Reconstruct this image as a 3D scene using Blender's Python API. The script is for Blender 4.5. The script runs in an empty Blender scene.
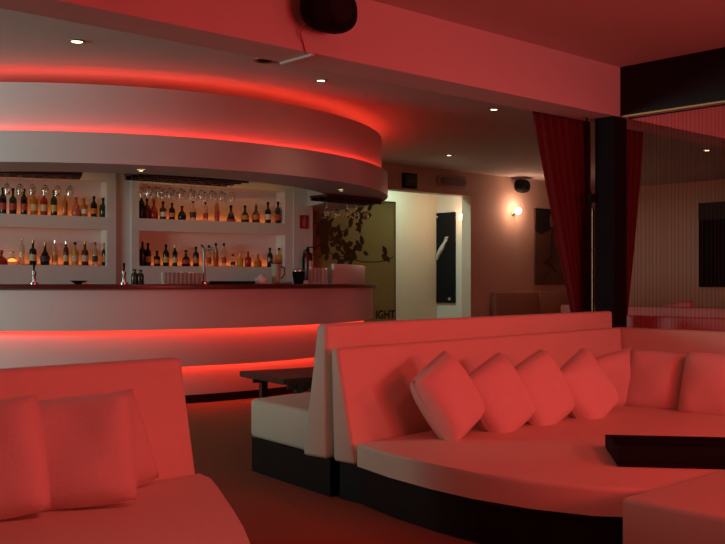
import bpy, bmesh, math, random
from mathutils import Vector, Matrix
random.seed(7)
S = bpy.context.scene
COL = S.collection
R = math.radians
# ------------------------------------------------------------------ camera, world, lights, exposure
F, U0, V0, ZC = 950.0, 362.5, 282.0, 1.12
TH = R(48)                       # room axis x lies 48 degrees right of the view, y 42 degrees left
cam = bpy.data.cameras.new('camera'); cam.sensor_width = 36; cam.lens = F/725*36
cam.shift_y = (V0-272)/725; cam.clip_start = .05
co = bpy.data.objects.new('camera', cam); COL.objects.link(co)
co.location = (0, 0, ZC); co.rotation_euler = (R(90), 0, -(math.pi/2-TH)); S.camera = co
w = bpy.data.worlds.new('world'); S.world = w; w.use_nodes = True
w.node_tree.nodes['Background'].inputs[0].default_value = (.5, .5, .6, 1)
w.node_tree.nodes['Background'].inputs[1].default_value = .004
vs = S.view_settings; vs.view_transform = 'Standard'; vs.look = 'None'; vs.exposure = 0.0; vs.gamma = 1; vs.use_curve_mapping = False

def light(name, kind, loc, power, color, target=None, size=.2, size_y=None, spot=None, blend=.5, spread=None, rot=None):
    l = bpy.data.lights.new(name, kind); l.energy = power; l.color = color
    if kind == 'AREA':
        l.size = size
        if size_y: l.shape = 'RECTANGLE'; l.size_y = size_y
        if spread: l.spread = R(spread)
    else: l.shadow_soft_size = size
    if spot: l.spot_size = R(spot); l.spot_blend = blend
    o = bpy.data.objects.new(name, l); COL.objects.link(o); o.location = loc
    if target is not None: o.rotation_euler = (Vector(target)-Vector(loc)).to_track_quat('-Z', 'Y').to_euler()
    if rot: o.rotation_euler = rot
    o['kind'] = 'helper'
    return o
RED = (1, .078, .066)
light('red_spot_lamp', 'AREA', (5.0, .3, 2.74), 8.8, (1, .045, .035), (4.4, 3.0, .2), .5, .3, spread=95)
light('red_spot_lamp.001', 'AREA', (1.7, .4, 2.74), 7.3, (1, .16, .16), (1.3, 3.2, .2), .5, .3, spread=95)
light('pink_wash_lamp', 'AREA', (4.2, -2.2, 1.9), 5.4, (1, .40, .40), (6.8, 9.0, 1.4), .8, .5, spread=80)
light('red_uplight', 'AREA', (3.2, -1.2, 1.3), 72, (1, .035, .035), (3.6, .6, 2.8), 1.6, .6)
light('red_room_lamp', 'AREA', (7.3, -1.8, 2.4), 40, (1, .10, .09), (9.8, 6, 1.3), .8, .5)
light('red_fill_light', 'AREA', (-.6, -2.0, 2.2), 1.2, (1, .05, .05), (6.8, 2.9, .5), .6, .4, spread=50)  # unseen fill, added to redden the sofa back behind the strings
light('window_daylight', 'AREA', (-2.85, 8.3, 1.8), 70, (.73, 1, .90), (3, 8.6, 2.5), 2.2, 1.4, spread=120)

# ------------------------------------------------------------------ helpers
def W(X, Y): return (math.sin(TH)*X+math.cos(TH)*Y, -math.cos(TH)*X+math.sin(TH)*Y)
def at(u, v, Y):
    a, b = W((u-U0)/F*Y, Y); return Vector((a, b, ZC-(v-V0)/F*Y))
def on_b(u, v, b):
    r = (u-U0)/F; return at(u, v, b/(math.sin(TH)-math.cos(TH)*r))
def on_a(u, v, a):
    r = (u-U0)/F; return at(u, v, a/(math.cos(TH)+math.sin(TH)*r))
def on_z(u, v, z): return at(u, v, (ZC-z)*F/(v-V0))

MATS = {}
def mat(name, col, rough=.6, metal=0., spec=.5, trans=0., emit=None, es=0., noise=0., nscale=8., bump=0., bscale=60., sheen=0.):
    if name in MATS: return MATS[name]
    m = bpy.data.materials.new(name); m.use_nodes = True; nt = m.node_tree; b = nt.nodes['Principled BSDF']
    b.inputs['Base Color'].default_value = (*col, 1); b.inputs['Roughness'].default_value = rough
    b.inputs['Metallic'].default_value = metal; b.inputs['Specular IOR Level'].default_value = spec
    b.inputs['Transmission Weight'].default_value = trans
    if sheen: b.inputs['Sheen Weight'].default_value = sheen
    if emit: b.inputs['Emission Color'].default_value = (*emit, 1); b.inputs['Emission Strength'].default_value = es
    tc = nt.nodes.new('ShaderNodeTexCoord')
    if noise:
        n = nt.nodes.new('ShaderNodeTexNoise'); n.inputs['Scale'].default_value = nscale; n.inputs['Detail'].default_value = 4
        nt.links.new(tc.outputs['Object'], n.inputs['Vector'])
        r = nt.nodes.new('ShaderNodeMapRange'); r.inputs[3].default_value = 1-noise; r.inputs[4].default_value = 1+noise
        nt.links.new(n.outputs['Fac'], r.inputs[0])
        mx = nt.nodes.new('ShaderNodeMix'); mx.data_type = 'RGBA'; mx.blend_type = 'MULTIPLY'; mx.inputs[0].default_value = 1
        mx.inputs[6].default_value = (*col, 1); nt.links.new(r.outputs[0], mx.inputs[7])
        nt.links.new(mx.outputs[2], b.inputs['Base Color'])
    if bump:
        n = nt.nodes.new('ShaderNodeTexNoise'); n.inputs['Scale'].default_value = bscale; n.inputs['Detail'].default_value = 5
        nt.links.new(tc.outputs['Object'], n.inputs['Vector'])
        bp = nt.nodes.new('ShaderNodeBump'); bp.inputs['Strength'].default_value = bump; bp.inputs['Distance'].default_value = .01
        nt.links.new(n.outputs['Fac'], bp.inputs['Height']); nt.links.new(bp.outputs[0], b.inputs['Normal'])
    MATS[name] = m; return m
WHITE = mat('white_paint', (.70, .68, .66), .7, noise=.04, nscale=2.5, bump=.06, bscale=90)
CEIL = mat('ceiling_paint', (.62, .60, .57), .85, noise=.04, nscale=1.5)
BARW = mat('bar_lacquer', (.66, .64, .64), .42, noise=.03, nscale=2)
BEIGE = mat('beige_wall', (.66, .50, .38), .75, noise=.05, nscale=2, bump=.05)
LEATH = mat('white_leatherette', (.74, .69, .56), .5, noise=.04, nscale=5, bump=.12, bscale=140)
REDLIT = mat('leatherette_baked_red_light', (.62, .22, .20), .5, noise=.04, nscale=5)  # far seating: pink of the red lighting painted into the base colour
PILL = mat('pillow_cotton', (.72, .66, .58), .85, noise=.05, nscale=6, bump=.25, bscale=25, sheen=.2)
BLACK = mat('black_lacquer', (.006, .006, .007), .45, spec=.25)
BLKM = mat('black_matte', (.008, .008, .009), .8, spec=.15)
CARPET = mat('carpet', (.27, .115, .07), .95, spec=.1, noise=.22, nscale=45, bump=.4, bscale=220)
WOODR = mat('dark_red_wood', (.095, .018, .016), .3, noise=.2, nscale=9)
WOODK = mat('dark_brown_wood', (.025, .012, .010), .35, noise=.25, nscale=12)
CHROME = mat('chrome', (.75, .74, .72), .18, metal=1)
GLASS = mat('clear_glass', (.95, .95, .92), .03, trans=1, spec=.5)
CURT = mat('red_curtain', (.10, .004, .008), .85, noise=.15, nscale=14, sheen=.1)
STRAND = mat('string_strand', (.05, .012, .014), .8)
CREAM = mat('hall_cream', (.66, .62, .44), .75, noise=.03)
OLIVE = mat('olive_panel', (.46, .40, .26), .5, noise=.08, nscale=2)
LEDM = mat('red_led', (1, .1, .05), .5, emit=(1, .035, .02), es=11)
LEDB = mat('red_led_bar', (1, .1, .05), .5, emit=(1, .045, .02), es=9)
LEDC = mat('red_led_cove', (1, .1, .05), .5, emit=(1, .05, .025), es=4.6)
LAMPW = mat('warm_lamp', (1, .9, .7), .5, emit=(1, .72, .42), es=14)
LAMPY = mat('small_lamp', (1, .9, .7), .5, emit=(1, .68, .36), es=9)
NICKEL = mat('nickel_trim', (.35, .32, .28), .45, metal=1)

OLIVE = bpy.data.materials.new('olive_translucent'); OLIVE.use_nodes = True
_nt = OLIVE.node_tree; _nt.nodes.remove(_nt.nodes['Principled BSDF']); _d = _nt.nodes.new('ShaderNodeBsdfDiffuse'); _t = _nt.nodes.new('ShaderNodeBsdfTranslucent'); _m = _nt.nodes.new('ShaderNodeMixShader')
_d.inputs[0].default_value = (.42, .36, .24, 1); _t.inputs[0].default_value = (.56, .47, .28, 1); _m.inputs[0].default_value = .6
_nt.links.new(_d.outputs[0], _m.inputs[1]); _nt.links.new(_t.outputs[0], _m.inputs[2]); _nt.links.new(_m.outputs[0], _nt.nodes['Material Output'].inputs[0])
def setp(o, label=None, cat=None, group=None, kind=None):
    if label: o['label'] = label
    if cat: o['category'] = cat
    if group: o['group'] = group
    if kind: o['kind'] = kind
    return o
def mesh(name, bm, m, parent=None, smooth=False, M=None):
    if not isinstance(bm, bpy.types.Mesh):
        me = bpy.data.meshes.new(name)
        bmesh.ops.recalc_face_normals(bm, faces=bm.faces[:]); bm.to_mesh(me); bm.free()
        if m: me.materials.append(m)
        if smooth:
            for p in me.polygons: p.use_smooth = True
            if smooth != 'all':
                me.set_sharp_from_angle(angle=R(40))
    else: me = bm
    o = bpy.data.objects.new(name, me); COL.objects.link(o)
    if parent: o.parent = parent
    if M is not None: o.matrix_local = M
    return o
def empty(name, loc=(0, 0, 0), rz=0):
    o = bpy.data.objects.new(name, None); COL.objects.link(o); o.location = loc; o.rotation_euler = (0, 0, rz)
    o.empty_display_size = .1; return o
def struct(name, bm, m, parent=None, **k):
    o = mesh(name, bm, m, parent, **k)
    if not parent: o['kind'] = 'structure'
    return o
def copy_tree(o, parent=None):
    c = o.copy(); COL.objects.link(c); c.parent = parent
    for ch in list(o.children): copy_tree(ch, c)
    return c
def bev(bm, r, seg=2, edges=None):
    if r: bmesh.ops.bevel(bm, geom=edges or bm.edges[:], offset=r, segments=seg, profile=.5, affect='EDGES', clamp_overlap=True)
    return bm
def hexa(pts, r=0, seg=2, bm=None):      # 8 points: bottom 4 (ccw), top 4
    n = bm or bmesh.new(); v = [n.verts.new(p) for p in pts]
    for f in ((3, 2, 1, 0), (4, 5, 6, 7), (0, 1, 5, 4), (1, 2, 6, 5), (2, 3, 7, 6), (3, 0, 4, 7)): n.faces.new([v[i] for i in f])
    if r: bev(n, r, seg)
    return n
def box(x0, x1, y0, y1, z0, z1, r=0, seg=2, bm=None):
    return hexa([(x0, y0, z0), (x1, y0, z0), (x1, y1, z0), (x0, y1, z0), (x0, y0, z1), (x1, y0, z1), (x1, y1, z1), (x0, y1, z1)], r, seg, bm)
def prism(poly, z0, z1, r=0, seg=3, bm=None):
    n = bm or bmesh.new(); lo = [n.verts.new((x, y, z0)) for x, y in poly]; hi = [n.verts.new((x, y, z1)) for x, y in poly]
    n.faces.new(lo[::-1]); n.faces.new(hi); k = len(poly)
    top = []
    for i in range(k):
        f = n.faces.new((lo[i], lo[(i+1) % k], hi[(i+1) % k], hi[i]))
    if r:
        e = [x for x in n.edges if x.verts[0] in hi and x.verts[1] in hi]
        bev(n, r, seg, e)
    return n
def lathe(prof, seg=20, bm=None, M=None, cap=True):
    n = bm or bmesh.new(); rings = []
    for r, z in prof:
        if r < 1e-5: rings.append([n.verts.new((0, 0, z))])
        else: rings.append([n.verts.new((r*math.cos(2*math.pi*i/seg), r*math.sin(2*math.pi*i/seg), z)) for i in range(seg)])
    new = [v for q in rings for v in q]
    for a, b in zip(rings, rings[1:]):
        for i in range(seg):
            j = (i+1) % seg
            if len(a) == 1 and len(b) == 1: continue
            if len(a) == 1: n.faces.new((a[0], b[j], b[i]))
            elif len(b) == 1: n.faces.new((a[i], a[j], b[0]))
            else: n.faces.new((a[i], a[j], b[j], b[i]))
    if cap:
        for q in (rings[0], rings[-1]):
            if len(q) > 1: n.faces.new(q)
    if M is not None: bmesh.ops.transform(n, matrix=M, verts=new)
    return n
def tube(pts, r, seg=8, bm=None):
    n = bm or bmesh.new(); P = [Vector(p) for p in pts]; rings = []
    for i, p in enumerate(P):
        d = (P[min(i+1, len(P)-1)]-P[max(i-1, 0)]).normalized()
        x = d.orthogonal().normalized() if i == 0 else (x-d*x.dot(d)).normalized()
        y = d.cross(x); rr = r[i] if isinstance(r, (list, tuple)) else r
        rings.append([n.verts.new(p+x*rr*math.cos(2*math.pi*k/seg)+y*rr*math.sin(2*math.pi*k/seg)) for k in range(seg)])
    for a, b in zip(rings, rings[1:]):
        for k in range(seg): n.faces.new((a[k], a[(k+1) % seg], b[(k+1) % seg], b[k]))
    n.faces.new(rings[0][::-1]); n.faces.new(rings[-1]); return n
def arc_band(C, r0, r1, z0, z1, a0, a1, seg=96, bm=None, tilt=0):
    """closed ring segment between radii r0<r1 (a profile swept about C)"""
    return arc_sweep(C, [(r0, z0), (r1+tilt, z0), (r1, z1), (r0, z1)], a0, a1, seg, bm)
def arc_sweep(C, prof, a0, a1, seg=96, bm=None):
    n = bm or bmesh.new(); rings = []
    for i in range(seg+1):
        t = a0+(a1-a0)*i/seg; c, s = math.cos(t), math.sin(t)
        rings.append([n.verts.new((C[0]+r*c, C[1]+r*s, z)) for r, z in prof])
    k = len(prof)
    for a, b in zip(rings, rings[1:]):
        for i in range(k): n.faces.new((a[i], b[i], b[(i+1) % k], a[(i+1) % k]))
    n.faces.new(rings[0]); n.faces.new(rings[-1][::-1]); return n

# ------------------------------------------------------------------ room shell
ZB, ZF = 2.95, 2.81              # ceiling above the bar, ceiling above the sofas
struct('floor', box(-3.2, 16.4, -2.8, 13.2, -.1, 0), CARPET)
struct('ceiling', box(-3.2, 16.4, 4.5, 13.2, ZB, ZB+.1), CEIL)
struct('ceiling.001', box(-3.2, 16.4, -2.8, 4.5, ZF, ZF+.24), CEIL)
WB, WR = 10.6, 16.1
OA0, OA1, OZ = 8.75, 11.98, 2.555     # opening to the hall
wb = bmesh.new(); box(-3.2, OA0-.2, WB+.9, WB+1.1, 0, ZB, bm=wb); box(OA0-.2, OA0, WB, WB+1.1, 0, ZB, bm=wb); box(OA1, 16.4, WB, WB+.2, 0, ZB, bm=wb); box(OA0, OA1, WB, WB+.2, OZ, ZB, bm=wb)
struct('wall_back', wb, BEIGE)
struct('wall_right', box(WR, WR+.2, -2.8, WB, 0, ZB), BEIGE)
wl = bmesh.new(); box(-3.2, -3, -2.8, 7.1, 0, ZB, bm=wl); box(-3.2, -3, 9.5, 13.2, 0, ZB, bm=wl); box(-3.2, -3, 7.1, 9.5, 0, 1.0, bm=wl); box(-3.2, -3, 7.1, 9.5, 2.5, ZB, bm=wl)
struct('wall_left', wl, WHITE)
struct('wall_front', box(-3, 16.1, -2.8, -2.6, 0, ZF), WHITE)
wn = setp(empty('window_1', (-3.1, 8.3, 1.0)), kind='structure')
f = bmesh.new(); box(-.05, .05, -1.2, -1.12, 0, 1.5, bm=f); box(-.05, .05, 1.12, 1.2, 0, 1.5, bm=f); box(-.05, .05, -1.12, 1.12, 0, .08, bm=f); box(-.05, .05, -1.12, 1.12, 1.42, 1.5, bm=f); box(-.05, .05, -.04, .04, .08, 1.42, bm=f)
mesh('window_frame', f, WHITE, wn)
for s in (-1, 1): mesh('pane', box(-.006, .006, min(s*.04, s*1.12), max(s*.04, s*1.12), .08, 1.42), GLASS, wn)
# hall behind the opening
HA = 12.35
struct('wall_hall', box(6.5, HA, 11.72, 11.9, 0, ZB), CREAM)
struct('wall_hall.001', box(HA, HA+.2, WB+.2, 13.2, 0, ZB), mat('hall_white', (.78, .74, .62), .75))
# main beam over the sofas' backs and the black beam meeting it at the column
BB = 4.2; ZBM = 2.42
struct('beam', box(-3, 16.1, BB, BB+.3, ZBM, ZB), WHITE)
struct('beam.001', box(6.51, 6.57, -2.6, BB-.002, ZBM, ZF), BLACK)
struct('trim_1', box(6.505, 6.515, -2.6, BB-.002, ZBM-.008, ZBM+.006), mat('brass_trim', (.45, .28, .12), .4, metal=1))
struct('column', box(6.43, 6.61, BB+.001, BB+.18, 0, ZBM, .006), BLKM)
struct('baseboard_back', box(OA1, WR, WB-.02, WB, 0, .1), WOODK)

# ------------------------------------------------------------------ bar counter
CB = Vector((*W(-3.1, 11.38), 0))
A0, A1 = R(180), R(360)
bar = setp(empty('bar_counter', CB), 'curved white bar counter with dark red top and glowing red strips', 'bar counter')
O2 = (0, 0)
mesh('panel', arc_band(O2, 3.196, 3.226, .695, 1.055, A0, R(341)), BARW, bar, True)
mesh('panel', arc_band(O2, 3.085, 3.115, .35, .80, A0, R(341)), BARW, bar, True)
mesh('panel', arc_band(O2, 2.97, 3.00, .07, .46, A0, R(341)), BARW, bar, True)
mesh('kick_plate', arc_band(O2, 2.95, 3.012, 0, .075, A0, R(341)), BLACK, bar, True)
mesh('counter_top', arc_sweep(O2, [(2.62, 1.055), (3.26, 1.055), (3.275, 1.065), (3.275, 1.09), (3.26, 1.10), (2.62, 1.10)], A0, R(341)), WOODR, bar, True)
mesh('light_strip', arc_band(O2, 3.13, 3.18, .725, .735, A0, R(341)), LEDB, bar)
mesh('light_strip', arc_band(O2, 3.015, 3.065, .380, .39, A0, R(341)), LEDB, bar)
mesh('inner_wall', arc_band(O2, 2.62, 2.72, 0, 1.055, A0, R(341)), BARW, bar, True)
def on_counter(u, rad):
    r = (u-U0)/F; d = Vector(W(r, 1)); d2 = d.dot(d); c = Vector(CB[:2]); m = d.dot(c)
    t = (m-math.sqrt(m*m-d2*(c.dot(c)-rad*rad)))/d2
    return Vector((d.x*t, d.y*t, 1.1005))
_q = on_counter(334, 3.13)-CB; ang_up = math.atan2(_q.y, _q.x)
mesh('upstand', arc_sweep(O2, [(3.10, 1.10), (3.13, 1.10), (3.13, 1.30), (3.12, 1.312), (3.10, 1.312)], ang_up, R(-20), 48), BARW, bar, True)

# soffit over the bar
sof = setp(empty('bar_soffit', CB), 'curved stepped ceiling canopy over the bar with red cove light', 'canopy')
sof['kind'] = 'structure'
RL, RU, RI = 3.40, 3.33, 2.70
mesh('lower_band', arc_sweep(O2, [(RI, 2.13), (RL, 2.13), (RL, 2.395), (RL-.018, 2.395), (RL-.018, 2.34), (RI, 2.34)], A0, A1, 128), BARW, sof, True)
mesh('upper_band', arc_sweep(O2, [(RU-.06, 2.34), (RU, 2.34), (RU, 2.815), (RU-.06, 2.815)], A0, A1, 128), BARW, sof, True)
mesh('inner_band', arc_band(O2, RI, RI+.05, 2.34, 2.5, A0, A1), BARW, sof, True)
mesh('canopy_deck', arc_band(O2, .01, RU-.06, 2.5, 2.56, A0, A1), CEIL, sof)
mesh('light_strip', arc_band(O2, RL-.048, RL-.024, 2.345, 2.36, A0, A1, 128), LEDM, sof)
mesh('light_strip', arc_band(O2, RU-.16, RU-.09, 2.74, 2.755, A0, A1, 128), LEDC, sof)

def downlight(p, r=.045, m=LAMPY, label='', power=0, spot=100, color=(1, .5, .3), name='ceiling_downlight', cat='downlight', group='small round ceiling downlights'):
    o = setp(empty(name, p), label, cat, group)
    mesh('trim_ring', lathe([(r, -.001), (r*1.45, -.001), (r*1.45, -.008), (r*1.15, -.012), (r, -.006)], 24, cap=False), NICKEL, o, True)
    mesh('lamp', lathe([(0, -.002), (r, -.002), (r*.9, -.006), (0, -.008)], 20), m, o)
    if power: light(name+'_light', 'SPOT', p-Vector((0, 0, .03)), power, color, p-Vector((0, 0, 2)), .04, spot=spot, blend=.8)
    return o
def ceil_pt(u, v, z): return at(u, v, (z-ZC)*F/(V0-v))
WARM = (1, .5, .3)
downlight(ceil_pt(77, 41, ZB-.001), label='lit ceiling downlight nearest the left edge above the bar canopy', power=7)
downlight(ceil_pt(321, 80, ZB-.001), .04, label='lit ceiling downlight below the oval speaker', power=7)
downlight(ceil_pt(494, 109, ZB-.001), .04, label='lit ceiling downlight to the left of the red curtain', power=7)
downlight(ceil_pt(449, 155, ZB-.001), .04, label='lit ceiling downlight above the doorway header vent', power=.35)
downlight(ceil_pt(707, 150, ZB-.001), .04, label='lit ceiling downlight seen through the strings at far right', power=3.5)
downlight(ceil_pt(265, 60, ZB-.001), .07, BLKM, 'unlit dark recessed downlight beside the white cable conduit')
downlight(ceil_pt(141, 170, 2.129), .035, label='lit downlight under the canopy above the middle post of the shelves', power=5, color=WARM)
downlight(ceil_pt(341, 190, 2.129), .035, label='lit downlight under the right end of the bar canopy', power=5, color=WARM)

# ------------------------------------------------------------------ back bar shelves
BRZ = -R(11)
e_ = Vector((math.sin(R(59)), math.cos(R(59)))); P0 = Vector((-2.59, 11.6))
def tb(u, off=0):            # position along the shelf front for an image column
    r = (u-U0)/F; n = Vector((-e_.y, e_.x)); q = P0+n*off
    return (r*q.y-q.x)/(e_.x-r*e_.y)
bbp = W(*P0)
bb = setp(empty('back_bar', (*bbp, 0), BRZ), 'cream built-in bottle shelves with four niches behind the bar', 'shelf unit')
DN = .26
XL, XA, XB, XC, XD = -2.35, tb(107), tb(139), tb(285), tb(293)
XM = tb(116)
def nichebox(x0, x1, z0, z1): return
mesh('side_panel', box(XL-.15, XL, 0, DN, 0, 2.495), WHITE, bb)
mesh('side_panel', box(XC, XD, 0, DN, 0, 2.495), WHITE, bb)
mesh('divider', box(XA, XM, 0, DN, 0, 2.495), WHITE, bb)
mesh('divider', box(XM, XB-.09, .05, DN, 0, 2.495), WHITE, bb)
mesh('divider', box(XB-.09, XB, 0, DN, 0, 2.495), WHITE, bb)
for x0, x1 in ((XL, XA), (XB, XC)):
    mesh('base_panel', box(x0, x1, 0, DN, 0, 1.315), WHITE, bb)
    mesh('shelf_band', box(x0, x1, 0, DN, 1.745, 1.893), WHITE, bb)
    mesh('top_panel', box(x0, x1, 0, DN, 2.318, 2.495), WHITE, bb)
mesh('back_panel', box(XL-.15, XD, DN, DN+.03, 0, 2.495), WHITE, bb)
mesh('work_shelf', box(XL, XD, -.42, -.002, 1.0, 1.04, .004), WOODK, bb)
MB_ = Matrix.Translation((*bbp, 0)) @ Matrix.Rotation(BRZ, 4, 'Z')
def bpt(x, y, z): return MB_ @ Vector((x, y, z))
light('niche_lamp', 'AREA', bpt((XL+XA)/2, -.3, 2.42), .9, (1, .42, .10), size=1.7, size_y=.06, rot=(R(22), 0, BRZ))
light('niche_lamp.001', 'AREA', bpt((XB+XC)/2, -.3, 2.42), 1.1, (1, .42, .10), size=1.9, size_y=.06, rot=(R(22), 0, BRZ))
# warm strips along the back of each niche floor, behind the bottles
for x0, x1 in ((XL, XA), (XB, XC)):
    for z, pw in ((1.90, .7), (1.322, .9)):
        light('niche_strip', 'AREA', bpt((x0+x1)/2, .22, z), pw, (1, .22, .045), size=x1-x0-.1, size_y=.02, rot=(R(180), 0, BRZ))
struct('wall_pilaster', box(XD+.003, tb(312), -.02, .5, 0, 2.495), WHITE, M=MB_.copy())

# ------------------------------------------------------------------ bottles
def bprof(kind, h):
    P = {'wine': [(0, 0), (.036, 0), (.038, .008), (.038, .17), (.034, .2), (.016, .225), (.0135, .235), (.0135, .285), (.0155, .287), (.0155, .30), (0, .30)],
         'spirit': [(0, 0), (.038, 0), (.041, .008), (.041, .165), (.036, .187), (.018, .205), (.0145, .215), (.0145, .27), (.0165, .272), (.0165, .30), (0, .30)],
         'slim': [(0, 0), (.029, 0), (.031, .008), (.031, .19), (.026, .215), (.0135, .235), (.0125, .28), (.0145, .282), (.0145, .30), (0, .30)],
         'squat': [(0, 0), (.045, 0), (.052, .02), (.053, .09), (.042, .15), (.02, .19), (.0155, .21), (.0155, .262), (.019, .266), (.019, .30), (0, .30)],
         'cone': [(0, 0), (.056, 0), (.058, .01), (.05, .07), (.034, .14), (.018, .19), (.015, .21), (.015, .255), (.02, .26), (.018, .30), (0, .30)],
         'decanter': [(0, 0), (.075, 0), (.085, .03), (.08, .08), (.05, .14), (.02, .17), (.018, .22), (.026, .235), (.026, .29), (0, .30)]}[kind]
    return [(r, z*h/.30) for r, z in P]
def glassmat(n):
    return {'black': mat('glass_black', (.008, .009, .008), .12),
            'green': mat('glass_green', (.012, .035, .012), .12),
            'brown': mat('glass_brown', (.10, .025, .008), .12),
            'amber': mat('glass_amber', (.55, .20, .03), .12, trans=.35),
            'red': mat('glass_red', (.33, .02, .012), .15),
            'clear': mat('glass_clear_b', (.78, .68, .52), .08, trans=.75),
            'yellow': mat('glass_yellow', (.70, .42, .06), .15, trans=.3),
            'pink': mat('glass_pink', (.60, .20, .12), .12, trans=.35)}[n]
def labmat(n):
    return {'cream': mat('label_cream', (.60, .48, .30), .6), 'white': mat('label_white', (.75, .72, .66), .6), 'red': mat('label_red', (.42, .05, .03), .6),
            'orange': mat('label_orange', (.55, .20, .05), .6), 'yellow': mat('label_yellow', (.62, .42, .08), .6), 'dark': mat('label_dark', (.03, .03, .05), .6)}[n]
def capmat(n):
    return {'black': BLKM, 'silver': CHROME, 'red': labmat('red'), 'gold': mat('gold_cap', (.55, .33, .10), .35, metal=.8), 'orange': labmat('orange')}[n]
PROTO = {}
def bottle(kind, gl, lab, cap, h, p, label, group):
    key = (kind, gl, lab, cap, h)
    if key not in PROTO:
        o = empty('bottle', p); pr = bprof(kind, h)
        mesh('glass_body', lathe(pr, 16), glassmat(gl), o, True)
        k = h/.30
        if lab:
            rr = pr[3][0]+.0012 if kind not in ('squat', 'cone', 'decanter') else max(pr[2][0], pr[3][0])+.0012
            z0, z1 = (.05*k, .125*k) if kind != 'cone' else (.012*k, .05*k)
            if kind == 'cone': prof = [(.0585, z0), (.053, z1)]
            else: prof = [(rr, z0), (rr, z1)]
            mesh('label', lathe(prof, 16, cap=False), labmat(lab), o, True)
        if cap:
            r = pr[-2][0]+.0015
            mesh('cap', lathe([(0, .268*k), (r, .268*k), (r, .302*k), (0, .303*k)], 12), capmat(cap), o, True)
        PROTO[key] = o
    else:
        o = copy_tree(PROTO[key]); o.location = p
    o.rotation_euler = (0, 0, random.uniform(0, 6)); setp(o, label, 'bottle', group); return o
GN = {'black': 'black glass', 'green': 'dark green glass', 'brown': 'brown glass', 'amber': 'amber', 'red': 'red glass', 'clear': 'clear glass', 'yellow': 'yellow', 'pink': 'pinkish'}
ORD = ['first', 'second', 'third', 'fourth', 'fifth', 'sixth', 'seventh', 'eighth', 'ninth', 'tenth', 'eleventh', 'twelfth', 'thirteenth', 'fourteenth', 'fifteenth', 'sixteenth', 'seventeenth']
SH = {'upper left': (1.894, [(3, 'wine', 'black', 'red', 'black', .30), (13, 'spirit', 'green', 'red', 'black', .30), (24, 'wine', 'black', 'red', 'black', .30), (34, 'spirit', 'amber', 'cream', 'black', .30), (44, 'spirit', 'red', 'cream', 'black', .30), (54, 'wine', 'green', 'yellow', 'black', .30), (65, 'slim', 'amber', None, 'orange', .25), (76, 'squat', 'pink', None, 'red', .23), (84, 'spirit', 'amber', 'white', 'red', .22), (94, 'wine', 'black', 'orange', 'black', .25), (103, 'spirit', 'green', None, 'black', .235)]),
      'lower left': (1.316, [(1, 'decanter', 'red', None, None, .17), (12, 'decanter', 'clear', None, None, .16), (22, 'slim', 'clear', None, None, .31), (33, 'spirit', 'black', 'cream', 'gold', .29), (45, 'squat', 'black', 'dark', 'gold', .26), (55, 'slim', 'clear', 'orange', 'silver', .29), (66, 'slim', 'brown', 'cream', 'silver', .28), (75, 'spirit', 'yellow', 'cream', 'black', .275), (85, 'spirit', 'brown', 'cream', 'gold', .285), (95, 'slim', 'clear', 'dark', 'red', .28), (105, 'wine', 'black', 'orange', 'black', .27)]),
      'upper right': (1.894, [(141.5, 'wine', 'black', None, 'black', .31), (147, 'spirit', 'brown', None, 'black', .25), (154, 'squat', 'red', None, 'red', .25), (163, 'spirit', 'brown', 'white', 'black', .225), (172, 'wine', 'black', 'orange', 'black', .21), (182, 'squat', 'black', None, 'black', .18), (193, 'spirit', 'clear', 'dark', 'black', .255), (205.5, 'slim', 'clear', 'red', 'black', .24), (217, 'slim', 'pink', 'red', 'gold', .30), (231, 'cone', 'black', 'red', 'black', .215), (245, 'squat', 'green', 'orange', 'black', .22), (256, 'squat', 'brown', 'orange', 'orange', .25), (268, 'spirit', 'black', 'white', 'black', .28), (278, 'wine', 'green', 'red', 'black', .29)]),
      'lower right': (1.316, [(142.5, 'wine', 'black', None, None, .30), (148, 'wine', 'black', 'orange', 'black', .285), (157, 'spirit', 'black', 'orange', 'black', .19), (166, 'wine', 'black', 'yellow', 'black', .27), (175, 'slim', 'black', 'cream', 'gold', .26), (186, 'squat', 'black', 'red', 'black', .205), (196, 'wine', 'black', 'orange', 'black', .25), (209, 'slim', 'clear', 'red', 'black', .27), (216, 'slim', 'amber', 'red', 'black', .30), (224, 'slim', 'clear', 'red', 'black', .30), (233, 'slim', 'clear', 'dark', 'black', .16), (240, 'spirit', 'yellow', None, 'gold', .17), (248, 'spirit', 'red', None, 'red', .20), (258, 'squat', 'amber', None, 'orange', .17), (270, 'wine', 'black', None, 'black', .255), (279, 'spirit', 'yellow', 'red', 'black', .255)])}
KN = {'wine': 'tall-shouldered', 'spirit': 'broad', 'slim': 'slim', 'squat': 'squat', 'cone': 'cone-shaped', 'decanter': 'low round'}
for sh, (z, L) in SH.items():
    n0 = 1 if sh == 'upper left' else 0
    for i, (u, k, g, l, c, h) in enumerate(L):
        p = bpt(tb(u, .11), .11, z)
        lb = f'{KN[k]} {GN[g]} bottle'+(f' with {l} label' if l else '')+f', {ORD[i]} from left on {sh} bar shelf'
        bottle(k, g, l, c, h, p, lb, f'bottles on the {sh} shelf')

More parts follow.
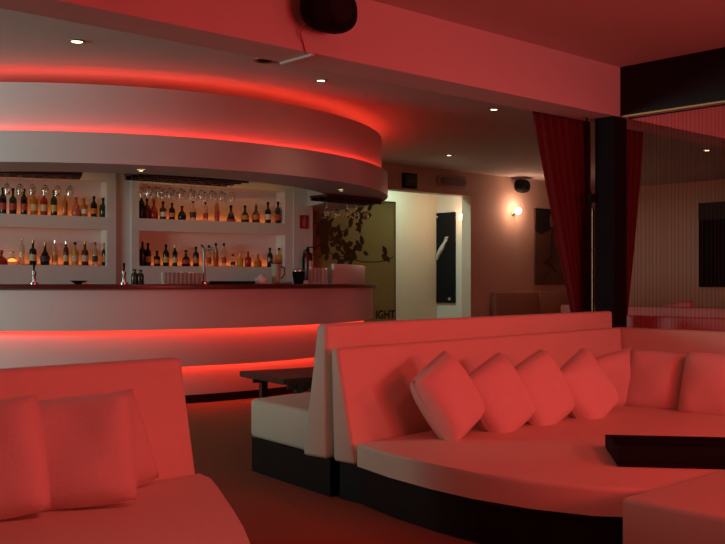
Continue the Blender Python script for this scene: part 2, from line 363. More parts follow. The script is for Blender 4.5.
# ------------------------------------------------------------------ hanging glass racks and stemware
def rack(p0, p1, wdt, label, n, rows, group, where):
    p0, p1 = Vector(p0), Vector(p1); d = p1-p0; L = d.length; rz = math.atan2(d.y, d.x)
    o = setp(empty('glass_rack', p0, rz), label, 'glass rack')
    bd = mesh('board', box(0, L, -wdt/2, wdt/2, .035, .06, .004), WOODR, o)
    k = rows+1
    for i in range(k+1):
        y = -wdt/2+.02+(wdt-.04)*i/k
        mesh('rail', box(.01, L-.01, y-.012, y+.012, 0, .035), WOODK, bd)
    ztop = 2.499-p0.z
    for x in (.12, L-.12): mesh('hanger', tube([(x, 0, .06), (x, 0, ztop)], .006, 8), WOODK, o)
    M = Matrix.Translation(p0) @ Matrix.Rotation(rz, 4, 'Z')
    for j in range(rows):
        for i in range(n):
            x = .06+(L-.12)*(i+.5)/n; y = -wdt/2+.02+(wdt-.04)*(j+.5+.5)/k*1.0
            glass(M @ Vector((x, y, .0)), f'{ORD[i]} upside-down stemmed glass from left in the {"front" if j == 0 else "rear"} row of {where}', group)
GP = []
def glass(p, label, group):
    if not GP:
        o = empty('wine_glass', p)
        mesh('foot', lathe([(0, .003), (.032, .002), (.032, -.001), (.006, -.006)], 16), GLASS, o, True)
        mesh('stem', lathe([(.004, -.004), (.0035, -.05), (.0045, -.085)], 10), GLASS, o, True)
        mesh('bowl', lathe([(.0045, -.083), (.022, -.095), (.033, -.12), (.034, -.145), (.029, -.185), (.0275, -.185), (.032, -.145), (.031, -.122), (.02, -.098), (0, -.09)], 18, cap=False), GLASS, o, True)
        GP.append(o)
    else: o = copy_tree(GP[0]); o.location = p
    return setp(o, label, 'glass', group)
pL0 = at(-45, 175, 9.1); pL1 = at(82, 175, 9.5); pL0.z = pL1.z = 2.16
rack(pL0, pL1, .36, 'dark red glass rack hung above the left bottle shelves', 9, 2, 'stemware on the left rack', 'the left glass rack')
pR0 = at(134, 180, 9.3); pR1 = at(238, 180, 10.0); pR0.z = pR1.z = 2.14
rack(pR0, pR1, .5, 'dark red glass rack hung above the right bottle shelves', 9, 2, 'stemware on the middle rack', 'the middle glass rack')
pT0 = at(318, 198, 10.9); pT1 = at(374, 198, 11.6); pT0.z = pT1.z = 2.06
rack(pT0, pT1, .28, 'dark glass rack under the right end of the canopy', 5, 1, 'stemware on the right rack', 'the right-hand glass rack')

# ------------------------------------------------------------------ things on the counter
def facing(p): return math.atan2(-p.y, -p.x)
def tap(u, label):
    p = on_counter(u, 2.9); o = setp(empty('beer_tap', p, facing(p)), label, 'tap')
    mesh('base', lathe([(0, 0), (.04, 0), (.04, .012), (.02, .02), (0, .02)], 20), CHROME, o, True)
    mesh('tower', lathe([(.017, .015), (.016, .08), (.022, .09), (.022, .115), (0, .12)], 16), CHROME, o, True)
    mesh('spout', tube([(.015, 0, .1), (.06, 0, .105), (.075, 0, .085), (.077, 0, .06)], .008), CHROME, o, True)
    mesh('handle', tube([(.01, 0, .115), (.0, 0, .15), (-.012, 0, .19)], [.006, .009, .013]), BLKM, o, True)
tap(34, 'chrome beer tap on the left part of the counter'); tap(124, 'chrome beer tap beside the two small green bottles')
for i, (u, q) in enumerate(((134.5, 'left'), (140.5, 'right'))):
    bottle('slim', 'green', None, 'black', .135 if i == 0 else .13, on_counter(u, 2.95), f'small green bottle on the counter, {q} one of the pair', 'two small green bottles')
# shallow dish
p = on_counter(79, 2.95); o = setp(empty('glass_dish', p), 'shallow clear glass dish on the counter between the taps', 'dish')
mesh('bowl', lathe([(0, .006), (.03, .006), (.075, .03), (.08, .032), (.034, 0), (0, 0)], 24), GLASS, o, True)
p = on_counter(86, 2.9); o = setp(mesh('folded_cloth', hexa([(-.07, -.05, 0), (.07, -.05, 0), (.06, .05, 0), (-.07, .05, 0), (-.06, -.04, .02), (.05, -.045, .012), (.055, .04, .022), (-.06, .045, .015)], .006), WHITE, smooth=True), 'pale folded cloth lying on the counter beside the dish', 'cloth'); o.location = p
TG = []
for i in range(18):
    row = i % 2; u = 164+ (i//2)*4.1 + row*1.5; p = on_counter(u, 2.98-.08*row)
    if not TG:
        o = empty('tumbler', p); mesh('wall', lathe([(0, 0), (.026, 0), (.032, .105), (.0305, .105), (.0245, .01), (0, .01)], 16), mat('frosted_glass', (.85, .82, .78), .15, trans=.7), o, True)
        mesh('rim', lathe([(.0300, .104), (.0325, .104), (.0325, .107), (.0300, .107), (.0300, .104)], 16, cap=False), GLASS, o, True); TG.append(o)
    else: o = copy_tree(TG[0]); o.location = p
    setp(o, f'{ORD[i//2]} clear tumbler from left in the {["front", "rear"][row]} row beside the tall faucet', 'tumbler', 'tumblers in a double row on the counter')
p = on_counter(204, 2.9); o = setp(empty('tall_faucet', p, facing(p)+R(60)), 'tall chrome faucet with side spout beside the tumblers', 'faucet')
mesh('base', lathe([(0, 0), (.045, 0), (.045, .015), (.02, .03), (0, .03)], 20), CHROME, o, True)
mesh('upright', lathe([(.014, .02), (.014, .31), (.02, .315), (.02, .335), (0, .34)], 14), NICKEL, o, True)
mesh('spout', tube([(0, 0, .325), (.08, 0, .335), (.125, 0, .33), (.13, 0, .30)], .010), NICKEL, o, True)
mesh('lever', tube([(0, 0, .34), (-.03, 0, .37)], [.006, .008]), BLKM, o, True)
def slab(name, u, rad, sx, sy, sz, m, label, cat, rz=0, r=.004):
    p = on_counter(u, rad); o = mesh(name, box(-sx/2, sx/2, -sy/2, sy/2, 0, sz, r), m, smooth=True); o.location = p; o.rotation_euler = (0, 0, rz-(math.pi/2-TH)); return setp(o, label, cat)
slab('drip_tray', 232, 2.92, .42, .2, .028, BLKM, 'flat black drip tray on the counter beside the faucet', 'tray', R(15))
p = on_counter(262, 2.9); o = setp(empty('napkin_stack', p), 'crumpled white napkins on the counter beside the pitcher', 'napkins')
bm = bmesh.new(); bmesh.ops.create_icosphere(bm, subdivisions=3, radius=1)
for v in bm.verts:
    d = 1+.22*math.sin(5*v.co.x+2*v.co.y)*math.cos(4*v.co.y-3*v.co.z); v.co = Vector((v.co.x*.07*d, v.co.y*.06*d, max(0, (v.co.z*.5+.45)*.085*d)))
mesh('napkin', bm, WHITE, o, True); mesh('napkin', box(-.09, .07, -.07, .06, 0, .012, .004), WHITE, o)
p = on_counter(276, 2.9); o = setp(empty('pitcher', p, facing(p)+R(-80)), 'pale plastic pitcher with dark handle on the counter', 'pitcher')
mesh('body', lathe([(0, 0), (.045, 0), (.042, .02), (.05, .19), (.054, .2), (.05, .2), (.046, .185), (.038, .025), (0, .02)], 22), mat('pale_plastic', (.55, .55, .40), .4, trans=.2), o, True)
mesh('handle', tube([(-.048, 0, .17), (-.085, 0, .165), (-.09, 0, .1), (-.05, 0, .05)], .008), WOODR, o, True)
mesh('lid', lathe([(0, .2), (.052, .2), (.05, .215), (0, .22)], 20), WOODR, o, True)
p = on_counter(284, 2.96); o = setp(empty('plate', p), 'pinkish white plate on the counter below the pitcher', 'plate')
mesh('dish', lathe([(0, 0), (.06, 0), (.1, .016), (.102, .019), (.06, .006), (0, .006)], 28), WHITE, o, True); mesh('foot_ring', lathe([(.05, 0), (.055, 0), (.055, .004), (.05, .004)], 20, cap=False), WHITE, o)
p = on_counter(298.5, 2.98); o = setp(empty('ice_bucket', p), 'black ice bucket standing on the counter edge', 'bucket')
mesh('body', lathe([(0, 0), (.045, 0), (.05, .01), (.066, .125), (.07, .13), (.062, .13), (.045, .02), (0, .015)], 24), BLKM, o, True)
mesh('rim', lathe([(.0625, .128), (.072, .128), (.072, .135), (.0625, .135), (.0625, .128)], 24, cap=False), CHROME, o, True)
mesh('handle', tube([(-.06, 0, .12), (-.062, 0, .15), (0, 0, .155), (.062, 0, .15), (.06, 0, .12)], .004), CHROME, o, True)
for i in range(9):
    u = 311+i*3.6; p = on_counter(u, 3.03)
    o = copy_tree(TG[0]); o.location = p; o.scale = (1, 1, 1.55)
    setp(o, f'{ORD[i]} tall clear glass from left in the row beside the ice bucket', 'tumbler', 'tall glasses before the counter screen')

# fire extinguisher and its sign on the pilaster
xm = (XD+tb(312))/2
o = setp(empty('fire_extinguisher', bpt(xm+.03, -.095, 1.14), BRZ), 'dark red fire extinguisher with white label on the pilaster', 'extinguisher')
mesh('cylinder', lathe([(0, 0), (.07, 0), (.074, .01), (.074, .30), (.06, .35), (.025, .38), (0, .385)], 24), mat('extinguisher_red', (.10, .008, .008), .3), o, True)
vl = mesh('valve', lathe([(.022, .375), (.022, .42), (.012, .425), (.012, .45), (0, .45)], 14), BLKM, o, True)
mesh('handle', tube([(0, 0, .43), (.05, -.01, .445), (.09, -.015, .43)], .008), BLKM, vl, True)
mesh('hose', tube([(-.02, 0, .41), (-.07, -.02, .38), (-.085, -.02, .25), (-.08, -.02, .12)], .009), BLKM, vl, True)
bm = bmesh.new(); arc_sweep((0, 0), [(.0745, .12), (.0755, .12), (.0755, .26), (.0745, .26)], R(-105), R(-45), 12, bm); mesh('label', bm, labmat('white'), o, True)
mesh('bracket', box(-.03, .03, .072, .08, .1, .3), BLKM, o)
o = setp(empty('extinguisher_sign', bpt(xm+.01, -.024, 1.92), BRZ), 'small red fire extinguisher sign on the pilaster', 'sign')
mesh('plate', box(-.065, .065, -.004, .003, -.09, .09, .001), mat('sign_red', (.30, .012, .012), .4), o)
wm = mat('sign_white', (.45, .20, .17), .5)
mesh('pictogram', prism([(-.02, 0), (.02, 0), (.02, .09), (.008, .105), (.008, .12), (.03, .125), (.03, .132), (-.008, .13), (-.008, .105), (-.02, .09)], 0, .002), wm, o, M=Matrix.Translation((0, -.004, -.06)) @ Matrix.Rotation(R(90), 4, 'X'))

# ------------------------------------------------------------------ printed partition panel by the opening
q0, q1 = on_b(311, 282, WB-.045), on_b(395, 282, WB-.045)
PW = q1.x-q0.x; PH = 2.345
pan = setp(empty('partition_panel', (q0.x, WB-.045, 0)), 'olive partition panel printed with leafy branches and black lettering beside the doorway', 'partition panel')
mesh('board', box(0, PW, 0, .02, 0, PH), OLIVE, pan)
mesh('edge_strip', box(PW, PW+.015, -.004, .028, 0, PH+.012), mat('edge_brown', (.16, .09, .04), .5), pan)
mesh('top_strip', box(0, PW, -.004, .028, PH, PH+.012), mat('edge_brown', (.16, .09, .04), .5), pan)
def pp(u, v):
    q = on_b(u, v, WB-.046); return Vector((q.x-q0.x, 0, q.z))
LG = [mat('leaf_print_green', (.08, .13, .05), .7), mat('leaf_print_blue', (.11, .13, .13), .7)]
def leafpoly(bm, c, ang, L, wd, y):
    ca, sa = math.cos(ang), math.sin(ang); P = []
    for t, s in ((0, 0), (.25, .42), (.55, .5), (.8, .3), (1, 0), (.8, -.3), (.55, -.5), (.25, -.42)):
        P.append((c.x+ca*L*t-sa*wd*s, c.z+sa*L*t+ca*wd*s))
    lo = [bm.verts.new((x, y, z)) for x, z in P]; hi = [bm.verts.new((x, y-.003, z)) for x, z in P]
    bm.faces.new(lo); bm.faces.new(hi[::-1])
    for i in range(8): bm.faces.new((lo[i], lo[(i+1) % 8], hi[(i+1) % 8], hi[i]))
br = [[(318, 258), (326, 252), (338, 256), (350, 258), (362, 262), (378, 262), (388, 260), (393, 257)], [(312, 222), (322, 226), (334, 232), (342, 240), (344, 250), (348, 258)], [(348, 258), (354, 250), (358, 244), (361, 246)], [(336, 236), (348, 228), (354, 218), (360, 214)], [(314, 250), (320, 244), (330, 240), (336, 238)]]
for b in br: mesh('printed_branch', tube([pp(*q)+Vector((0, -.001, 0)) for q in b], .008, 6), LG[0], pan)
clusters = [(322, 222, 12, 9, 22), (318, 232, 9, 6, 10), (338, 232, 11, 7, 14), (336, 243, 9, 7, 14), (346, 252, 10, 6, 16), (319, 250, 6, 5, 6), (358, 248, 6, 6, 8), (357, 218, 7, 7, 11), (361, 226, 3, 4, 4), (351, 261, 5, 3, 4), (326, 256, 2, 4, 3), (389, 261, 2, 3, 3), (393, 256, 1, 3, 2)]
for cu, cv, du, dv, n in clusters:
    for i in range(n):
        u = min(393, max(312, random.gauss(cu, du*.55))); v = random.gauss(cv, dv*.55)
        bm = bmesh.new(); L = random.uniform(.10, .17); c = pp(u, v); ang = random.uniform(0, 6.28)
        c.x = min(max(c.x, .17), PW-.18); leafpoly(bm, c, ang, L, L*.55, -.0006-random.random()*.004)
        mesh('printed_leaf', bm, LG[1] if (random.random() < .16 and cu < 345) else LG[0], pan)
def text(name, s, size, m, parent, M, ext=.002):
    c = bpy.data.curves.new(name, 'FONT'); c.body = s; c.size = size; c.extrude = ext; c.offset = .003; c.align_x = 'RIGHT'
    t = bpy.data.objects.new(name, c); COL.objects.link(t)
    dg = bpy.context.evaluated_depsgraph_get(); me = bpy.data.meshes.new_from_object(t.evaluated_get(dg)); bpy.data.objects.remove(t)
    me.materials.clear(); me.materials.append(m)
    return mesh(name, me, None, parent, M=M)
tp = pp(396, 318)
text('lettering', 'IGHT', .175, BLKM, pan, Matrix.Translation((PW-.005, -.002, tp.z)) @ Matrix.Rotation(R(90), 4, 'X'))

# ------------------------------------------------------------------ wall fittings
def sconce(p, rz, label, power):
    o = setp(empty('wall_sconce', p, rz), label, 'wall lamp', 'glowing globe wall lamps')
    mesh('wall_plate', lathe([(0, 0), (.05, 0), (.05, .012), (0, .016)], 20, M=Matrix.Rotation(R(90), 4, 'X')), NICKEL, o, True)
    mesh('arm', tube([(0, -.01, 0), (0, -.06, -.02), (0, -.09, .0)], .008), NICKEL, o, True)
    mesh('globe', lathe([(0, -.06), (.03, -.052), (.052, -.03), (.06, 0), (.052, .03), (.03, .052), (0, .06)], 20, M=Matrix.Translation((0, -.11, .03))), LAMPW, o, True)
    mesh('pull_cord', tube([(0, -.05, -.02), (0, -.05, -.22)], .003, 6), NICKEL, o)
    M = Matrix.Translation(p) @ Matrix.Rotation(rz, 4, 'Z')
    light('sconce_light', 'POINT', M @ Vector((0, -.2, .05)), power, (1, .48, .34), size=.06)
sconce(on_b(513, 213, WB), 0, 'glowing globe wall lamp between doorway and tall painting', 11.5)
sconce(on_a(467, 219, HA-.001), -R(90), 'glowing globe wall lamp beside the black poster in the hall', 5)
light('hall_ceiling_lamp', 'AREA', (10.6, 11.15, 2.9), 22, (.66, 1, .93), None, 1.6, .35, rot=(0, 0, 0))

o = setp(empty('exit_sign', on_b(408, 181, WB)), 'unlit dark green box sign above the doorway', 'sign')
mesh('housing', box(-.14, .14, -.07, 0, -.115, .115, .006), BLKM, o); mesh('face_panel', box(-.12, .12, -.074, -.0705, -.09, .09), mat('dull_green', (.03, .05, .03), .5), o)
mesh('stripe', box(-.10, .10, -.077, -.0745, -.025, .02), mat('dull_green_light', (.06, .085, .05), .5), o)
o = setp(empty('emergency_light', on_b(451, 182, WB)), 'long rounded emergency light fitting above the doorway', 'light fitting')
def capsule(hw, hh, n=10):
    P = [(hw-hh+hh*math.cos(R(-90+180*i/n)), hh*math.sin(R(-90+180*i/n))) for i in range(n+1)]; return P+[(-x, -y) for x, y in P]
RX = Matrix.Rotation(R(90), 4, 'X')
mesh('housing', prism(capsule(.36, .10), 0, .05, .01), mat('fitting_shell', (.42, .33, .28), .5), o, True, M=RX)
mesh('lens', prism(capsule(.30, .06), .05, .062, .005), mat('fitting_lens', (.25, .18, .15), .25), o, True, M=RX)

# black poster in the hall (on the wall that faces the bar)
p = on_a(437.5, 282, HA); p2 = on_a(456, 282, HA)
y1, y0 = p.y, p2.y; wdt = y1-y0; zt = on_a(456, 212, HA).z; zb = on_a(456, 303, HA).z
o = setp(empty('poster', (HA-.003, (y0+y1)/2, zb)), 'tall black poster with white brush stroke in the hall', 'poster')
mesh('board', box(-.03, -.001, -wdt/2, wdt/2, 0, zt-zb, .002), BLKM, o)
pw = mat('poster_white', (.55, .55, .50), .6)
H = zt-zb
def pst(name, pts, r): mesh(name, tube([(-.031, -(s-.5)*wdt, t*H) for s, t in pts], r, 6), pw, o)
pst('brush_stroke', [(.03, .48), (.12, .54), (.3, .60), (.45, .66), (.62, .70)], [.02, .045, .05, .03, .008]); pst('brush_stroke', [(.35, .64), (.55, .72), (.66, .73)], [.005, .03, .006]); pst('brush_stroke', [(.02, .95), (.08, .965)], [.02, .012])
pst('emblem', [(.66, .045), (.72, .06), (.78, .045), (.72, .03), (.66, .045)], .007)
# tall painting between sconce and curtain
p = on_b(533.5, 285, WB); p2 = on_b(582, 208, WB)
PWd = 1.25; PHt = on_b(533, 208, WB).z-p.z
o = setp(empty('painting', (p.x, WB-.003, p.z)), 'tall dark painting of a seed pod and thin stems beside the curtain', 'painting')
mesh('canvas', box(0, PWd, -.035, 0, 0, PHt, .003), mat('canvas_brown', (.16, .085, .05), .8, noise=.25, nscale=3), o)
def pst2(name, pts, r, m): mesh(name, tube([(s*PWd, -.036, t*PHt) for s, t in pts], r, 6), m, o)
dk = mat('paint_dark', (.02, .014, .012), .8); tn = mat('paint_tan', (.22, .15, .09), .8)
mesh('dark_sky', prism([(0, .70*PHt), (.15*PWd, .66*PHt), (.4*PWd, .75*PHt), (PWd, .62*PHt), (PWd, PHt), (0, PHt)], .0352, .037), dk, o, M=RX)
mesh('seed_pod', lathe([(0, -.14), (.06, -.1), (.085, 0), (.065, .09), (0, .15)], 14, M=Matrix.Translation((.40*PWd, -.037, .85*PHt)) @ Matrix.Diagonal((1, .05, 1, 1))), tn, o, True)
pst2('painted_stem', [(.38, .75), (.37, .55), (.36, .4), (.30, .33), (.18, .28)], [.008, .014, .02, .03, .012], dk)
pst2('painted_stem', [(.3, .3), (.42, .22), (.5, .17)], [.008, .014, .008], dk); pst2('painted_stem', [(.15, .03), (.22, .12), (.3, .18)], .008, dk); pst2('painted_stem', [(.7, .04), (.64, .16), (.66, .3)], .011, dk)
mesh('painted_blot', lathe([(0, -.16), (.07, -.12), (.12, 0), (.08, .1), (0, .13)], 12, M=Matrix.Translation((.66*PWd, -.037, .45*PHt)) @ Matrix.Diagonal((1, .05, 1, 1))), dk, o, True)
# dark panel on the right wall
p = on_a(700, 282, WR); zt = on_a(705, 203, WR).z; zb = on_a(705, 287, WR).z
o = setp(empty('wall_panel', (WR, p.y, zb)), 'black rectangular panel on the far right wall behind the strings', 'wall panel')
mesh('board', box(-.05, 0, -1.3, 0, 0, zt-zb, .004), BLKM, o); mesh('header', box(-.06, -.051, -1.3, 0, (zt-zb)*.80, zt-zb), BLACK, o)
# banquettes along the far walls
def banq(name, pts, label):
    pass
o = setp(empty('wall_banquette', (OA1+.45, WB, 0)), 'brown upholstered banquette under the tall painting', 'banquette')
bmat = mat('banquette_brown', (.40, .24, .15), .7)
for i in range(3):
    mesh('back_cushion', box(i*1.2+.01, i*1.2+1.19, -.16, -.03, .42, .95, .03), bmat, o, True); mesh('seat_cushion', box(i*1.2+.01, i*1.2+1.19, -.62, -.165, .2, .44, .03), bmat, o, True)
mesh('plinth', box(.02, 3.58, -.58, -.03, 0, .2), BLACK, o)

# speakers
def speaker(name, p, rz, sc, label, cable=None):
    o = setp(empty(name, p, rz), label, 'speaker')
    bm = bmesh.new(); bmesh.ops.create_uvsphere(bm, u_segments=28, v_segments=18, radius=1)
    for v in bm.verts:
        s = lambda t, q: math.copysign(abs(t)**q, t)
        v.co = Vector((s(v.co.x, .75)*.178*sc, s(v.co.y, .75)*.10*sc-.14*sc, s(v.co.z, .8)*.125*sc))
    bd = mesh('body', bm, BLKM, o, True)
    mesh('grille', lathe([(0, 0), (.09*sc, 0), (.08*sc, .012*sc), (0, .022*sc)], 24, M=Matrix.Translation((0, -.235*sc, 0)) @ Matrix.Rotation(R(90), 4, 'X')), mat('grille_black', (.006, .006, .006), .9), bd, True)
    mesh('bracket', box(-.025*sc, .025*sc, -.07*sc, 0, -.05*sc, .05*sc), BLKM, o)
    if cable: mesh('cable', tube(cable, .004, 6), mat('cable_red', (.45, .06, .06), .6), o)
    return o
ps = on_b(328, 10, BB-.13); ps.y = BB
speaker('loudspeaker', ps, 0, 1.0, 'black oval loudspeaker mounted on the beam', [(-.10, -.06, -.08), (-.12, -.03, -.13), (-.08, -.006, -.17), (-.06, -.006, -.235)])
pw_ = on_b(523, 186, WB-.15); pw_.y = WB
speaker('loudspeaker', pw_, 0, .95, 'small black loudspeaker on the back wall above the globe lamp')
o = mesh('cable_conduit', box(-.012, .012, 0, .30, -.014, 0, .003), mat('conduit_white', (.8, .8, .76), .5)); o.location = (on_z(314, 53, ZBM).x, BB, ZBM-.001); setp(o, 'thin white cable conduit across the underside of the beam', 'conduit')
pj = on_b(114, -6, BB)
o = setp(empty('junction_box', pj), 'small black box on the beam at the top edge', 'box'); mesh('body', box(-.055, .055, -.05, 0, -.02, .06, .006), BLKM, o); mesh('cover', box(-.045, .045, -.055, -.051, -.012, .05), BLACK, o)

# ------------------------------------------------------------------ red curtains at the column and the string curtain
def curtain(name, xt0, xt1, xb0, xb1, y, z0, z1, folds, label, power=1.0, amp=.03):
    o = setp(empty(name, ((xt0+xt1)/2, y, z1)), label, 'curtain')
    bm = bmesh.new(); nu, nv = folds*8, 24; cx = (xt0+xt1)/2; G = []
    for j in range(nv+1):
        t = j/nv; q = t**power; row = []
        for i in range(nu+1):
            s = i/nu; x = (xt0+(xt1-xt0)*s)*(1-q)+(xb0+(xb1-xb0)*s)*q
            d = amp*(1-.35*t)*math.sin(s*folds*2*math.pi+.8*math.sin(3*t+5*s))
            row.append(bm.verts.new((x-cx, d, -(z1-z0)*t)))
        G.append(row)
    for a, b in zip(G, G[1:]):
        for i in range(nu): bm.faces.new((a[i], a[i+1], b[i+1], b[i]))
    c = mesh('cloth', bm, CURT, o, 'all'); sm = c.modifiers.new('thick', 'SOLIDIFY'); sm.thickness = .004
    mesh('heading_tape', box(xt0-cx, xt1-cx, -.012, .012, -.03, 0), CURT, c)
    mesh('rail', box(xt0-cx-.02, xt1-cx+.02, -.015, .015, -.001, .014), BLACK, o)
    return o
CY = BB+.36
xl0 = on_b(532, 112, CY).x; xl1 = on_b(588, 118, CY).x
curtain('curtain', xl0, xl1, on_b(579, 312, CY).x, on_b(591, 312, CY).x, CY, .6, ZBM+.1, 7, 'red curtain gathered towards the left side of the black column', 1.0)
xr0 = on_b(622, 120, CY).x; xr1 = on_b(641, 125, CY).x
curtain('curtain', xr0, xr1, on_b(618, 300, CY).x, on_b(625, 300, CY).x, CY, .75, ZBM+.1, 4, 'narrow red curtain behind the right side of the black column', 1.3)
o = setp(empty('curtain_rod', (on_b(591, 200, BB+.19).x, BB+.19, 0)), 'thin dark upright rod with bracket beside the black column', 'rod')
mesh('pole', tube([(-.06, 0, ZBM), (-.03, 0, 1.9), (0, 0, 1.82), (0, 0, 0)], .006), BLKM, o); mesh('bracket', box(-.025, .03, -.02, .02, 1.75, 1.82, .006), BLKM, o)
mesh('brass_strip', box(.02, .05, .0, .02, .3, 1.70), mat('brass_trim', (.45, .28, .12), .4, metal=1), o)
sc_ = setp(empty('string_curtain', (6.60, BB-.02, ZBM)), 'dark red string curtain hanging below the black beam', 'curtain')
sm_ = bmesh.new(); box(-.0008, .0008, -.0008, .0008, -1.75, 0, bm=sm_); st = None
for i in range(90):
    y = -.05-i*.032+random.uniform(-.004, .004)
    if st is None: st = mesh('strand', sm_, STRAND, sc_); st.location = (0, y, -.012)
    else:
        c = st.copy(); COL.objects.link(c); c.parent = sc_; c.location = (random.uniform(-.004, .004), y, -.012)
mesh('header_rail', box(-.004, .004, -2.95, 0, -.012, 0), BLACK, sc_)

# ------------------------------------------------------------------ sofas
def lerp(p, q, t): return (p[0]+(q[0]-p[0])*t, p[1]+(q[1]-p[1])*t)
def back(f0, f1, t0, t1, nrm, zb, zt, thb, tht, r=.02):
    """upholstered back: front foot line f0-f1, front top line t0-t1, thickness along nrm"""
    n = Vector(nrm).normalized()
    o = lambda p, d, z: (p[0]+n.x*d, p[1]+n.y*d, z)
    return hexa([o(f0, 0, zb), o(f1, 0, zb), o(f1, thb, zb), o(f0, thb, zb), o(t0, 0, zt), o(t1, 0, zt), o(t1, tht, zt), o(t0, tht, zt)], r, 3)
SZ, PZ = .31, .195
# big corner bed sofa
ms = setp(empty('corner_sofa', (4.6, 2.8, 0)), 'large white corner sofa bed with black plinth, washed in red light', 'sofa')
IM = Matrix.Translation((-4.6, -2.8, 0))
edge = [(3.17, 3.56), (3.10, 3.25), (3.065, 2.95), (3.06, 2.70), (3.10, 2.42), (3.19, 2.18), (3.34, 2.0), (3.48, 1.945)]
seat = edge+[(6.12, 1.945), (6.12, 3.87)]
mesh('seat', prism(seat, PZ, SZ, .02), LEATH, ms, True, M=IM)
def inset(P, d, c=(4.6, 2.9)):
    return [(x+(c[0]-x)*d, y+(c[1]-y)*d) for x, y in P]
mesh('plinth', prism(inset(seat, .008)[:-1]+[(6.3, 4.02), (3.2, 3.76)] if False else [(x+.03, y) for x, y in edge]+[(6.28, 1.96), (6.28, 4.02), (3.2, 3.73)], 0, PZ), BLACK, ms, M=IM)
mesh('backrest', back((3.18, 3.585), (6.115, 3.88), (3.16, 3.70), (6.19, 3.985), (-.095, .995), PZ, .78, .16, .055), LEATH, ms, True, M=IM)
mesh('backrest', back((6.12, 4.02), (6.12, 1.3), (6.195, 4.06), (6.195, 1.3), (1, 0), PZ, .78, .17, .06), LEATH, ms, True, M=IM)
# ottoman pushed against the bed
ot = setp(empty('ottoman', (3.75, 1.35, 0)), 'square white ottoman in the lower right corner beside the sofa bed', 'ottoman')
mesh('cushion', box(-.765, .75, -.7, .575, .09, .345, .022, 3), LEATH, ot, True); mesh('plinth', box(-.68, .71, -.66, .54, 0, .09), BLACK, ot)
# sofa standing back to back with it
rs = setp(empty('bench_sofa', (4.7, 4.4, 0)), 'cream sofa backing onto the corner sofa with its seat towards the bar', 'sofa')
IR = Matrix.Translation((-4.7, -4.4, 0))
mesh('seat', hexa([(3.22, 4.0, PZ), (6.1, 4.27, PZ), (6.0, 4.95, PZ), (3.29, 4.66, PZ), (3.22, 4.0, .425), (6.1, 4.27, .425), (6.0, 4.95, .425), (3.29, 4.66, .425)], .03, 3), LEATH, rs, True, M=IR)
mesh('backrest', back((3.17, 3.795), (6.25, 4.09), (3.17, 3.80), (6.25, 4.095), (-.095, .995), PZ, .90, .19, .075, .022), LEATH, rs, True, M=IR)
mesh('plinth', prism([(3.185, 3.79), (6.12, 4.07), (5.98, 4.92), (3.285, 4.63)], 0, PZ), BLACK, rs, M=IR)
# sofa in the left foreground
ls = setp(empty('lounge_sofa', (.8, 3.0, 0)), 'white lounge sofa in the left foreground with rounded seat', 'sofa')
IL = Matrix.Translation((-.8, -3.0, 0))
mesh('seat', prism([(-1.6, 1.9), (1.20, 1.9), (1.40, 1.98), (1.56, 2.16), (1.70, 2.40), (1.81, 2.60), (1.91, 2.80), (2.0, 2.99), (2.09, 3.18), (2.16, 3.34), (2.20, 3.47), (-1.6, 3.32)], PZ, SZ, .02), LEATH, ls, True, M=IL)
mesh('backrest', back((-1.6, 3.33), (2.20, 3.48), (-1.6, 3.52), (2.245, 3.70), (-.048, .999), PZ, .78, .2, .08), LEATH, ls, True, M=IL)
mesh('plinth', prism([(-1.58, 1.94), (1.28, 1.94), (1.62, 2.25), (1.9, 3.0), (2.06, 3.66), (-1.58, 3.5)], 0, PZ), BLACK, ls, M=IL)
# far wing sofa behind the strings and a farther bench
fs = setp(empty('bench_sofa', (7.1, 3.0, 0)), 'pink-lit sofa back just behind the string curtain', 'sofa')
mesh('backrest', box(-.28, -.16, -1.6, 1.47, .2, .845, .02, 3), REDLIT, fs, True); mesh('seat', box(-.155, .45, -1.6, 1.47, .2, .43, .03, 3), REDLIT, fs, True); mesh('plinth', box(-.26, .42, -1.58, 1.45, 0, .2), BLACK, fs)
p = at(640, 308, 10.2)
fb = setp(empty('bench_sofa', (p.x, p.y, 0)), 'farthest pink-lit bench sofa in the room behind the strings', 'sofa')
mesh('backrest', box(-.06, .1, -4.2, 1.0, .2, .86, .02, 3), REDLIT, fb, True); mesh('seat', box(.102, .7, -4.2, 1.0, .2, .43, .03, 3), REDLIT, fb, True); mesh('plinth', box(-.04, .66, -4.15, .95, 0, .2), BLACK, fb)

